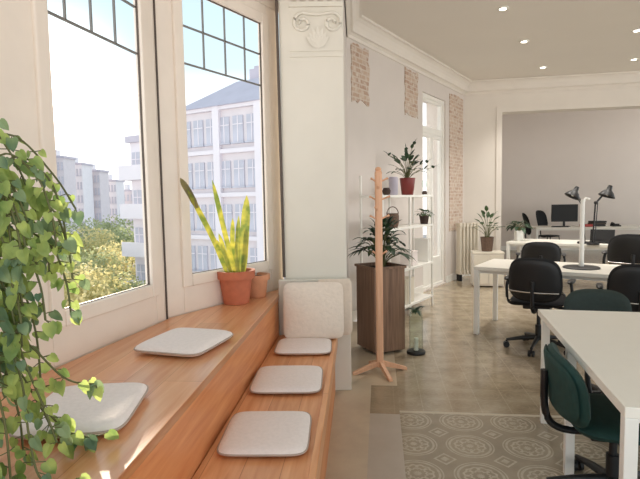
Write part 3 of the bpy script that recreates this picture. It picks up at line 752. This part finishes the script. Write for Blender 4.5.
# second desk, parallel to the slanting wall
a2 = ang-PI/2
desk('white desk in the middle with the white lamp post standing on it', 1.64, 5.33, a2, 2.5, .80, [(.03, .03), (.03, .77), (2.47, .03), (2.47, .77)], lw=.05)
desk('white desk just before the opening, behind the middle desk', 3.08, 8.25, a2, 2.4, .8, [(.03, .03), (.03, .77), (2.37, .03), (2.37, .77)], lw=.05)
desk('white desk in the far room with the computer monitor', 5.2, 12.0, -.18, 3.0, .8, [(.03, .03), (.03, .77), (2.97, .03), (2.97, .77)], lw=.05)

# white post with dark foot on the middle desk
wp = thing('desk_lamp_post', 'slim white post on a flat black foot on the middle desk', 'lamp', (2.665, 5.07, .74))
bm = B(); lathe(bm, [(.17, 0), (.175, .008), (.16, .016), (.03, .02)], seg=32); obj('foot', bm, M['black'], wp, smooth=True)
bm = B(); tube(bm, [(0, 0, .018), (0, 0, .70)], [.024, .019], 14); obj('post', bm, M['desk_leg'], wp, smooth=True)
bm = B(); tube(bm, [(0, 0, .66), (.03, 0, .71), (.07, 0, .7)], .012, 8); obj('cap', bm, M['desk_leg'], wp, smooth=True)

# articulated desk lamps on the desk before the opening
def arm_lamp(label, loc, mirror, reach, head_dx, hz):
    t = thing('desk_lamp', label, 'lamp', loc, 0, 'black jointed desk lamps')
    m_ = mirror
    bm = B(); lathe(bm, [(.085, 0), (.09, .01), (.08, .03), (.015, .035)], seg=24); obj('base', bm, M['black'], t, smooth=True)
    e1 = V((m_*.03, 0, hz*.82)); e2 = V((m_*reach, 0, hz))
    bm = B(); tube(bm, [(0, .012, .03), e1+V((0, .012, 0))], .012, 8); tube(bm, [(0.02, -.012, .03), e1+V((.02, -.012, 0))], .007, 8); obj('lower_arm', bm, M['black'], t, smooth=True)
    bm = B(); tube(bm, [e1, e2], .012, 8); tube(bm, [e1+V((0, .02, -.03)), e2+V((0, .02, -.03))], .007, 8); obj('upper_arm', bm, M['black'], t, smooth=True)
    bm = B(); bmesh.ops.create_uvsphere(bm, u_segments=12, v_segments=8, radius=.028, matrix=Matrix.Translation(e1)); obj('joint', bm, M['black'], t, smooth=True)
    bm = B(); lathe(bm, [(.028, .13), (.034, .10), (.04, .06), (.075, .03), (.115, -.03), (.118, -.04), (.105, -.04), (.07, .02), (.03, .05)], seg=24)
    s_ = obj('lamp_shade', bm, M['black'], t, smooth=True); s_.location = e2+V((m_*.05, 0, -.01)); s_.rotation_euler = (0, -m_*head_dx, 0)
    bm = B(); bmesh.ops.create_uvsphere(bm, u_segments=12, v_segments=8, radius=.03); b_ = obj('bulb', bm, M['white'], s_, smooth=True); b_.location = (0, 0, .0)
    return t
arm_lamp('left jointed black lamp, its head bent to the left, near the monitor', (4.08, 7.72, .74), -1, .12, .5, .77)
arm_lamp('right jointed black lamp, its head bent to the right', (4.11, 7.5, .74), 1, .15, -.35, .77)

# ------------------------------------------------------------------ swivel chairs
def swivel(name, label, kind, loc, rz, bw=.48, bh=.40, seat_z=.46, back_z=.50, arms=True, group='office chairs', lean=.12):
    """faces -y; backrest at +y"""
    t = thing(name, label, 'chair', loc, rz, group)
    fb = M[{'black': 'black_fabric', 'green': 'green_fabric', 'dark': 'green_dark'}[kind]]
    bm = B(); pillow(bm, .50, .47, .085, 4, 12, .3); s = obj('seat', bm, fb, t, smooth=True); s.location = (0, -.02, seat_z-.04)
    boxobj('seat_plate', (0, 0, seat_z-.055), (.24, .26, .035), M['black'], t, bevel=.008)
    bm = B(); curved_panel(bm, bw, bh, .06, .06, 3.2, 12, back_z, lean, .08); b_ = obj('backrest', bm, fb, t, smooth=True); b_.location = (0, .235, 0)
    bm = B(); curved_panel(bm, bw*.94, bh*.9, .022, .055, 3.2, 12, back_z+.02, lean, .08); o = obj('back_shell', bm, M['black'] if kind == 'black' else fb, t, smooth=True); o.location = (0, .268, 0)
    bm = B(); tube(bm, smooth_pts([(0, .02, seat_z-.07), (0, .22, seat_z-.075), (0, .30, seat_z), (0, .31, back_z+.2)], 5), .018, 8); obj('back_bracket', bm, M['black'], t, smooth=True)
    bm = B(); tube(bm, [(0, 0, .1), (0, 0, .24)], .03, 12); tube(bm, [(0, 0, .22), (0, 0, seat_z-.07)], .018, 12); obj('gas_column', bm, M['black'], t, smooth=True)
    for k in range(5):
        a = .3+k*2*PI/5; d_ = V((math.cos(a), math.sin(a), 0)); bm = B()
        tube(bm, [d_*.02+V((0, 0, .115)), d_*.16+V((0, 0, .10)), d_*.29+V((0, 0, .075))], [.026, .02, .014], 8); lg = obj('base_leg', bm, M['black'], t, smooth=True)
        bm = B(); sd = V((-d_.y, d_.x, 0))
        for sg in (-1, 1): tube(bm, [d_*.29+sd*.008*sg+V((0, 0, .029)), d_*.29+sd*.026*sg+V((0, 0, .029))], .029, 12)
        tube(bm, [d_*.29+V((0, 0, .03)), d_*.29+V((0, 0, .075))], .008, 6); obj('caster', bm, M['black'], lg, smooth=True)
    if arms:
        for sg in (-1, 1):
            bm = B(); x = sg*.27
            tube(bm, smooth_pts([(sg*.14, .02, seat_z-.05), (x, .02, seat_z-.04), (x+sg*.02, .04, seat_z+.1), (x+sg*.01, .03, seat_z+.19)], 5), .014, 8)
            am = obj('armrest_bracket', bm, M['black'], t, smooth=True)
            bm = B(); pillow(bm, .06, .24, .035, 3, 8, .3); p_ = obj('armrest', bm, M['black'], am, smooth=True); p_.location = (x+sg*.01, .0, seat_z+.185)
    return t
# rz: chair facing direction; backrest is behind. facing u (+y far) => rz = PI + ...
face_desk2 = a2+PI       # faces the middle desk, back to the camera
cA = swivel('office_chair', 'black office chair at the near left of the middle desk, back to the camera', 'black', (2.10, 4.76, 0), face_desk2, .49, .42, .48, .50)
def steel(t, z, w):
    bm = B(); pts = [(w*.5*math.sin(a), -.06*(math.sin(a))**2+.31, z) for a in [(-1+2*i/14)*1.2 for i in range(15)]]
    tube(bm, pts, .008, 8); obj('steel_bar', bm, M['chrome'], t, smooth=True)
steel(cA, .60, .46)
dup(cA, (2.70, 4.22, 0), face_desk2+.12, 'black office chair at the middle desk, behind the nearest desk at right')
dup(cA, (3.30, 7.45, 0), face_desk2+.2, 'black office chair at the left of the desk before the opening').scale = (1.12, 1.1, .9)
cE = dup(cA, (3.93, 6.15, 0), face_desk2-.1, 'large black chair behind the middle desk at the right edge'); cE.scale = (1.25, 1.15, 1.1)
cB = swivel('task_chair', 'dark green chair whose low back rises behind the nearest desk', 'dark', (1.93, 3.32, 0), -.19, .47, .3, .45, .50, False, 'green chairs at the nearest desk')
cF = swivel('task_chair', 'bottle green chair tucked under the left side of the nearest desk', 'green', (1.38, 2.30, 0), PI/2-.23, .62, .30, .42, .435, True, 'green chairs at the nearest desk', .10)
# far room chairs
def thin_chair(label, loc, rz):
    t = thing('side_chair', label, 'chair', loc, rz, 'far room chairs')
    bm = B(); pillow(bm, .44, .44, .05, 5, 8, .3); s = obj('seat', bm, M['black_fabric'], t, smooth=True); s.location = (0, 0, .43)
    bm = B(); curved_panel(bm, .42, .5, .03, .05, 3, 8, .62, .25); b_ = obj('backrest', bm, M['black_fabric'], t, smooth=True); b_.location = (0, .2, 0)
    bm = B(); tube(bm, smooth_pts([(0, .1, .42), (0, .24, .45), (0, .25, .75)], 4), .016, 6); obj('back_bracket', bm, M['black'], t, smooth=True)
    for x, y in ((-1, -1), (1, -1), (-1, 1), (1, 1)):
        bm = B(); tube(bm, [(x*.17, y*.17, .44), (x*.21, y*.21, 0)], .013, 6); obj('leg', bm, M['black'], t, smooth=True)
    return t
fc = thin_chair('thin black chair seen edge on, left of the monitor desk', (4.93, 11.3, 0), PI/2-.15)
dup(fc, (5.97, 13.0, 0), .5, 'black chair behind the monitor desk, left of the monitor')
dup(fc, (7.9, 11.0, 0), -PI/2-.2, 'thin black chair at the right edge of the far room')

# monitor and small things
mn = thing('monitor', 'black computer monitor on the far room desk', 'monitor', (5.98, 12.2, .74), -.18)
boxobj('stand_foot', (0, .02, .006), (.24, .16, .012), M['black'], mn, bevel=.003); boxobj('stand_neck', (0, .05, .08), (.05, .025, .15), M['black'], mn)
boxobj('housing', (0, .02, .33), (.60, .045, .42), M['black'], mn, bevel=.006); boxobj('screen', (0, -.006, .335), (.57, .006, .38), M['screen'], mn)
t = thing('keyboard', 'black keyboard lying in front of the monitor', 'keyboard', (5.78, 12.02, .74), -.18)
boxobj('case', (0, 0, .01), (.36, .13, .02), M['black'], t, bevel=.004); bm = B()
for i in range(12):
    for j in range(4): box(bm, (-.154+i*.028, -.042+j*.028, .023), (.023, .023, .008))
obj('keys', bm, M['gasket'], t)
def at_desk3(x, y): c, s = math.cos(a2), math.sin(a2); return (3.08+x*c-y*s, 8.25+x*s+y*c, .74)
t = leafy('potted_plant', 'dark plant in a white square pot on the left corner of the rear desk', at_desk3(.12, .35), 30, .17, .075, .17, 41, M['leaf_dark'], .16, .5, .16, .6)
boxobj('pot', (0, 0, .085), (.12, .12, .17), M['white'], t, bevel=.006)
def phone(label, loc, rz):
    t = thing('telephone', label, 'telephone', loc, rz)
    bm = B(); prism(bm, [(-.09, -.1), (.09, -.1), (.09, .1), (-.09, .1)], 0, .03); box(bm, (0, .05, .045), (.18, .09, .03)); obj('body', bm, M['black'], t, bevel=.005)
    bm = B(); tube(bm, smooth_pts([(-.06, -.09, .05), (-.06, -.06, .07), (-.06, .06, .08), (-.06, .09, .06)], 4), [.02]*13, 8); obj('handset', bm, M['black'], t, smooth=True)
phone('black desk telephone on the far room desk right of the lamps', (7.08, 11.95, .74), -.2)
t = thing('pencil_tray', 'red tray on the far room desk beside the white post', 'tray', (6.41, 12.0, .74), -.18)
bm = B(); box(bm, (0, 0, .01), (.24, .2, .02)); 
for x, y, w, d in ((0, -.1, .24, .01), (0, .1, .24, .01), (-.12, 0, .01, .2), (.12, 0, .01, .2)): box(bm, (x, y, .035), (w, d, .05))
obj('tray', bm, M['red'], t)
t = thing('laptop', 'black laptop lying half open on the desk before the opening', 'laptop', at_desk3(1.35, .35), a2)
boxobj('base', (0, 0, .01), (.34, .24, .02), M['black'], t, bevel=.003); bm = B(); box(bm, (0, .15, .1), (.34, .012, .2), rot=Matrix.Rotation(-.3, 4, 'X')); obj('lid', bm, M['black'], t)
t = thing('binder_stack', 'low stack of dark binders on the far room desk behind the right lamp', 'binders', (6.76, 12.2, .74), -.1)
for i in range(3): boxobj('binder', (0.01*i, 0, .022+i*.042), (.32, .25, .038), M['black' if i != 1 else 'gasket'], t, rz=.06*i, bevel=.004)

# ------------------------------------------------------------------ ceiling spots
spots = [(2.108, 5.812, 'nearest recessed ceiling spot, left row'), (2.837, 7.018, 'middle recessed ceiling spot, left row'), (3.716, 8.408, 'farthest recessed ceiling spot, left row'),
         (4.146, 6.647, 'nearer recessed ceiling spot at the right edge'), (4.971, 8.023, 'farther recessed ceiling spot at the right edge')]
def spot_mesh():
    bm = B(); lathe(bm, [(.035, -.012), (.055, -.014), (.062, -.004), (.062, 0.0)], seg=24, cap=False); ring = obj('trim_ring', bm, M['white'], None, smooth=True)
    bm = B(); lathe(bm, [(.036, -.013), (.036, -.006)], seg=24); d_ = obj('diffuser', bm, M['lamp_on'], None)
    return ring, d_
r0, d0 = spot_mesh()
for i, (x, y, lb) in enumerate(spots):
    t = thing('ceiling_spot', lb, 'ceiling light', (x, y, CZ), 0, 'recessed ceiling spots')
    a, b = (r0, d0) if i == 0 else (r0.copy(), d0.copy())
    if i: C.objects.link(a); C.objects.link(b)
    a.parent = t; b.parent = t
    ld = bpy.data.lights.new('spot_light', 'SPOT'); ld.energy = 60; ld.color = (1, .95, .88); ld.spot_size = 1.9; ld.spot_blend = .8; ld.shadow_soft_size = .04
    lo = bpy.data.objects.new('spot_light', ld); C.objects.link(lo); lo.location = (x, y, CZ-.04)

# ------------------------------------------------------------------ the street outside
GZ = -17.0
bm = B(); prism(bm, [(-160, 12), (120, 12), (120, 260), (-160, 260)], GZ-.5, GZ)
struct(obj('ground', bm, M['street']), 'street far below the windows', 'ground')

def building(label, p, u, w, depth, ztop, floors, cols, wall, roof=None, win=(1.0, 1.5), fh=2.9, balc=False, pil=0, grp='distant apartment blocks', zb=GZ, side=False):
    """p = left corner of the facade that faces the camera, u runs to the right along it"""
    u = V(u).normalized(); n = V((-u.y, u.x))
    t = thing('apartment_building', label, 'building', (p[0], p[1], zb), math.atan2(u.y, u.x), grp)
    H = ztop-zb
    boxobj('walls', (w/2, depth/2, H/2), (w, depth, H), wall, t)
    wm = None; cw = w/cols
    for f in range(floors):
        for c in range(cols):
            x = (c+.5)*cw; z = H-(f+.55)*fh
            if pil and c % pil == 0 and c: pass
            if wm is None:
                bm = B(); box(bm, (0, 0, 0), (win[0], .12, win[1])); box(bm, (0, -.08, -win[1]/2-.06), (win[0]+.2, .2, .1)); 
                wm = obj('window', bm, M['ext_window'], t); o = wm
                pb_ = B(); box(pb_, (0, -.07, 0), (.07, .04, win[1])); box(pb_, (0, -.07, win[1]*.18), (win[0], .04, .06)); pm = obj('mullion', pb_, M['facade'], o)
            else:
                o = wm.copy(); C.objects.link(o); o.parent = t; m2 = pm.copy(); C.objects.link(m2); m2.parent = o
            o.location = (x, -.03, z)
        if balc:
            zz = H-(f+1)*fh; bm = B(); box(bm, (w/2, -.5, zz+.12), (w+.4, 1.1, .25)); box(bm, (w/2, -1.0, zz+.65), (w+.4, .06, .9)); obj('balcony', bm, M['facade'], t)
    if pil:
        bm = B()
        for c in range(0, cols+1, pil): box(bm, (c*cw, -.12, H/2), (.55, .35, H))
        obj('pilasters', bm, M['facade'], t)
        bm = B()
        for f in range(floors): box(bm, (w/2, -.1, H-(f)*fh-.1), (w, .3, .28))
        obj('string_courses', bm, M['facade'], t)
    if roof == 'mansard':
        bm = B(); a = [bm.verts.new(c) for c in ((-.3, -.4, H), (w+.3, -.4, H), (w+.3, depth, H), (-.3, depth, H))]
        b = [bm.verts.new(c) for c in ((2.6, 3.2, H+2.4), (w-.5, 3.2, H+2.4), (w-.5, depth-1, H+2.4), (2.6, depth-1, H+2.4))]
        bm.faces.new(a[::-1]); bm.faces.new(b)
        for i in range(4): bm.faces.new((a[i], a[(i+1) % 4], b[(i+1) % 4], b[i]))
        rf = obj('roof', bm, M['roof'], t)
        bm = B(); box(bm, (3.6, 5, H+2.9), (1.5, 1.2, 1.2)); box(bm, (3.2, 5, H+3.6), (.4, .4, .4)); obj('chimney', bm, M['roof'], rf)
        bm = B(); box(bm, (6.8, 4.6, H+3.1), (1.6, 1.4, 1.6)); obj('roof_hut', bm, M['facade_b'], rf)
    else:
        bm = B(); box(bm, (w/2, depth/2, H+.25), (w+.5, depth+.5, .5)); rf = obj('roof', bm, M['roof'], t)
        bm = B(); box(bm, (w*.3, depth/2, H+1.2), (w*.2, depth*.3, 1.6)); obj('roof_hut', bm, M['facade_b'], rf)
    return t
# the big building across, facade from (-9.9,36.2) running right and nearer
ub = V((.863, -.506))
building('big pale building with grey mansard roof seen through the right window', (-9.75, 36.0), ub, 10.5, 12, 7.9, 6, 9, M['facade_c'], 'mansard', (.85, 1.7), 2.9, pil=3, grp='buildings across the street')
building('white block with long balconies at the right edge of the left window', (-14.6, 39.2), ub, 4.4, 10, 6.2, 7, 3, M['facade'], None, (.9, 1.7), 2.9, balc=True, grp='buildings across the street')
for (x0, x1, ytop, Y, mm, lb) in ((28, 47, 152, 105, 'facade_b', 'leftmost distant block, partly behind the window frame'), (50, 68, 160, 110, 'facade_c', 'distant pale rose block with the tallest outline in the left window'), (69, 86, 167, 118, 'facade_b', 'distant bluish block second in the hazy row'),
                                  (87, 103, 174, 124, 'facade_c', 'distant pale rose block in the middle of the hazy row'), (104, 119, 184, 132, 'facade_b', 'distant bluish block with a low flat roof'), (120, 140, 194, 140, 'facade_c', 'farthest and lowest distant block near the white balconies')):
    X0 = (x0-320)/500*Y; w = (x1-x0)/500*Y*.97; zt = 1.47+(207-ytop)/500*Y
    building(lb, (X0, Y), (1, -.02), w, 5, zt, 6, 5, M[mm], None, (w/11, 1.6), 3.1)

# street trees
def crown_mesh(seed, n=2600):
    r = random.Random(seed); bm = B(); lobes = [(V((r.uniform(-1, 1), r.uniform(-1, 1), r.uniform(-.7, .8)))*.58, r.uniform(.4, .62)) for _ in range(11)]
    for k in range(n):
        c, R = r.choice(lobes); d_ = V((r.gauss(0, 1), r.gauss(0, 1), r.gauss(0, 1))).normalized(); p = c+d_*R*(r.uniform(.75, 1.05))
        a = V((r.gauss(0, 1), r.gauss(0, 1), r.gauss(0, 1))).normalized(); b = a.cross(d_).normalized(); s = r.uniform(.03, .06)
        bm.faces.new([bm.verts.new(p+a*s), bm.verts.new(p+b*s*.7), bm.verts.new(p-a*s), bm.verts.new(p-b*s*.7)])
    return bm
crowns = []
for i in range(2):
    cm = crown_mesh(i+50); me = bpy.data.meshes.new('crown'); cm.to_mesh(me); cm.free(); crowns.append(me)
def tree(label, x, y, ztop, R, yellow, i):
    t = thing('street_tree', label, 'tree', (x, y, GZ), i*1.3, 'street trees below the left window')
    me = crowns[i % 2].copy(); me.materials.clear(); me.materials.append(M['tree_b' if yellow else 'tree_a'])
    c = bpy.data.objects.new('crown', me); C.objects.link(c); c.parent = t; H = ztop-GZ; c.location = (0, 0, H-R*.95); c.scale = (R, R, R)
    bm = B(); tube(bm, [(0, 0, 0), (.1, 0, H*.4), (0, .1, H-R)], [.3, .24, .15], 8); tube(bm, [(.1, 0, H*.4), (R*.4, 0, H-R)], [.15, .08], 6); tube(bm, [(.08, 0, H*.45), (-R*.4, .2, H-R*.9)], [.15, .08], 6); obj('trunk', bm, M['trunk'], t, smooth=True)
trees = [(66, 262, 30, 3.0, 1, 'yellow tree nearest below the left window'), (100, 268, 33, 3.0, 1, 'yellow green tree at the lower middle of the left window'), (129, 272, 33, 2.3, 0, 'green tree at the lower right corner of the left window'),
         (40, 250, 34, 3.2, 0, 'green tree behind the trailing plant leaves'), (84, 246, 44, 3.4, 0, 'green tree in the second row, left'), (116, 246, 47, 3.3, 1, 'yellow tree in the second row below the white block'),
         (62, 232, 56, 3.8, 0, 'green tree in the third row, left'), (97, 230, 60, 3.8, 1, 'yellow tree in the third row, middle'), (124, 224, 66, 4.0, 0, 'green tree in the third row near the balconies'),
         (78, 222, 76, 4.4, 0, 'small hazy green tree far down the street'), (110, 214, 84, 4.6, 0, 'farthest hazy green tree near the distant blocks')]
for i, (px, py, Y, R, yl, lb) in enumerate(trees):
    tree(lb, (px-320)/500*Y, Y, 1.47+(207-py)/500*Y, R, yl, i)

# ------------------------------------------------------------------ sky and sun
sd = V((-.524, 1.021, .235)).normalized()
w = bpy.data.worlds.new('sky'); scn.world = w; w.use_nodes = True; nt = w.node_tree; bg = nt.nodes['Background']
tc = nt.nodes.new('ShaderNodeTexCoord')
nrm = nt.nodes.new('ShaderNodeVectorMath'); nrm.operation = 'NORMALIZE'; nt.links.new(tc.outputs['Generated'], nrm.inputs[0])
sx = nt.nodes.new('ShaderNodeSeparateXYZ'); nt.links.new(nrm.outputs[0], sx.inputs[0])
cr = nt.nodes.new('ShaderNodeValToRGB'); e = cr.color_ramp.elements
e[0].position = .44; e[0].color = (.92, .90, .865, 1); e[1].position = .5; e[1].color = (1.12, 1.11, 1.08, 1)  # below-horizon tone raised as added fill, lighting the ceiling through the open sides
x = e.new(.585); x.color = (.80, .84, .86, 1); x = e.new(.625); x.color = (.38, .47, .51, 1); x = e.new(.70); x.color = (.33, .44, .50, 1); x = e.new(1.0); x.color = (.40, .46, .52, 1)
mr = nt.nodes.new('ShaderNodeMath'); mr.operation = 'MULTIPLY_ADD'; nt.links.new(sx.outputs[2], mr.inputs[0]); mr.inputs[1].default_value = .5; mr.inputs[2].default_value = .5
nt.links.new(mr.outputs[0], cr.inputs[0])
dt = nt.nodes.new('ShaderNodeVectorMath'); dt.operation = 'DOT_PRODUCT'; nt.links.new(nrm.outputs[0], dt.inputs[0]); dt.inputs[1].default_value = sd
mx_ = nt.nodes.new('ShaderNodeMath'); mx_.operation = 'MAXIMUM'; nt.links.new(dt.outputs['Value'], mx_.inputs[0]); mx_.inputs[1].default_value = 0
pw = nt.nodes.new('ShaderNodeMath'); pw.operation = 'POWER'; nt.links.new(mx_.outputs[0], pw.inputs[0]); pw.inputs[1].default_value = 380
gl = nt.nodes.new('ShaderNodeMix'); gl.data_type = 'RGBA'; gl.blend_type = 'ADD'; gl.inputs[0].default_value = 1
sc_ = nt.nodes.new('ShaderNodeVectorMath'); sc_.operation = 'SCALE'; sc_.inputs[0].default_value = (3.2, 2.9, 2.5); nt.links.new(pw.outputs[0], sc_.inputs['Scale'])
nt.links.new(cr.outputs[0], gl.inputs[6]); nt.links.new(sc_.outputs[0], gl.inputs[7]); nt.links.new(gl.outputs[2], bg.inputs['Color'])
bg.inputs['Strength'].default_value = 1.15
sl = bpy.data.lights.new('sun', 'SUN'); sl.energy = 4.0; sl.angle = math.radians(1.5); sl.color = (1, .86, .68)
so = bpy.data.objects.new('sun', sl); C.objects.link(so); so.rotation_euler = (-sd).to_track_quat('-Z', 'Y').to_euler(); so.location = (-10, 20, 12)

# ------------------------------------------------------------------ camera
cd = bpy.data.cameras.new('camera'); co = bpy.data.objects.new('camera', cd); C.objects.link(co)
cd.sensor_fit = 'HORIZONTAL'; cd.sensor_width = 36; cd.lens = 500/640*36; cd.clip_end = 600; cd.clip_start = .05
th = math.atan(38.5/500); ro = .018
F = V((0, math.cos(th), -math.sin(th))); R = V((1, 0, 0)); U = V((0, math.sin(th), math.cos(th)))
R2 = math.cos(ro)*R-math.sin(ro)*U; U2 = math.cos(ro)*U+math.sin(ro)*R
m = Matrix(((R2.x, U2.x, -F.x, 0), (R2.y, U2.y, -F.y, 0), (R2.z, U2.z, -F.z, 1.47), (0, 0, 0, 1)))
co.matrix_world = m; scn.camera = co

scn.view_settings.view_transform = 'Standard'; scn.view_settings.look = 'None'; scn.view_settings.gamma = 1; scn.view_settings.use_curve_mapping = False
scn.view_settings.exposure = 0.95
scn.cycles.max_bounces = 8; scn.cycles.diffuse_bounces = 5; scn.cycles.transparent_max_bounces = 16; scn.cycles.use_denoising = True
scn.cycles.caustics_reflective = False; scn.cycles.sample_clamp_indirect = 6
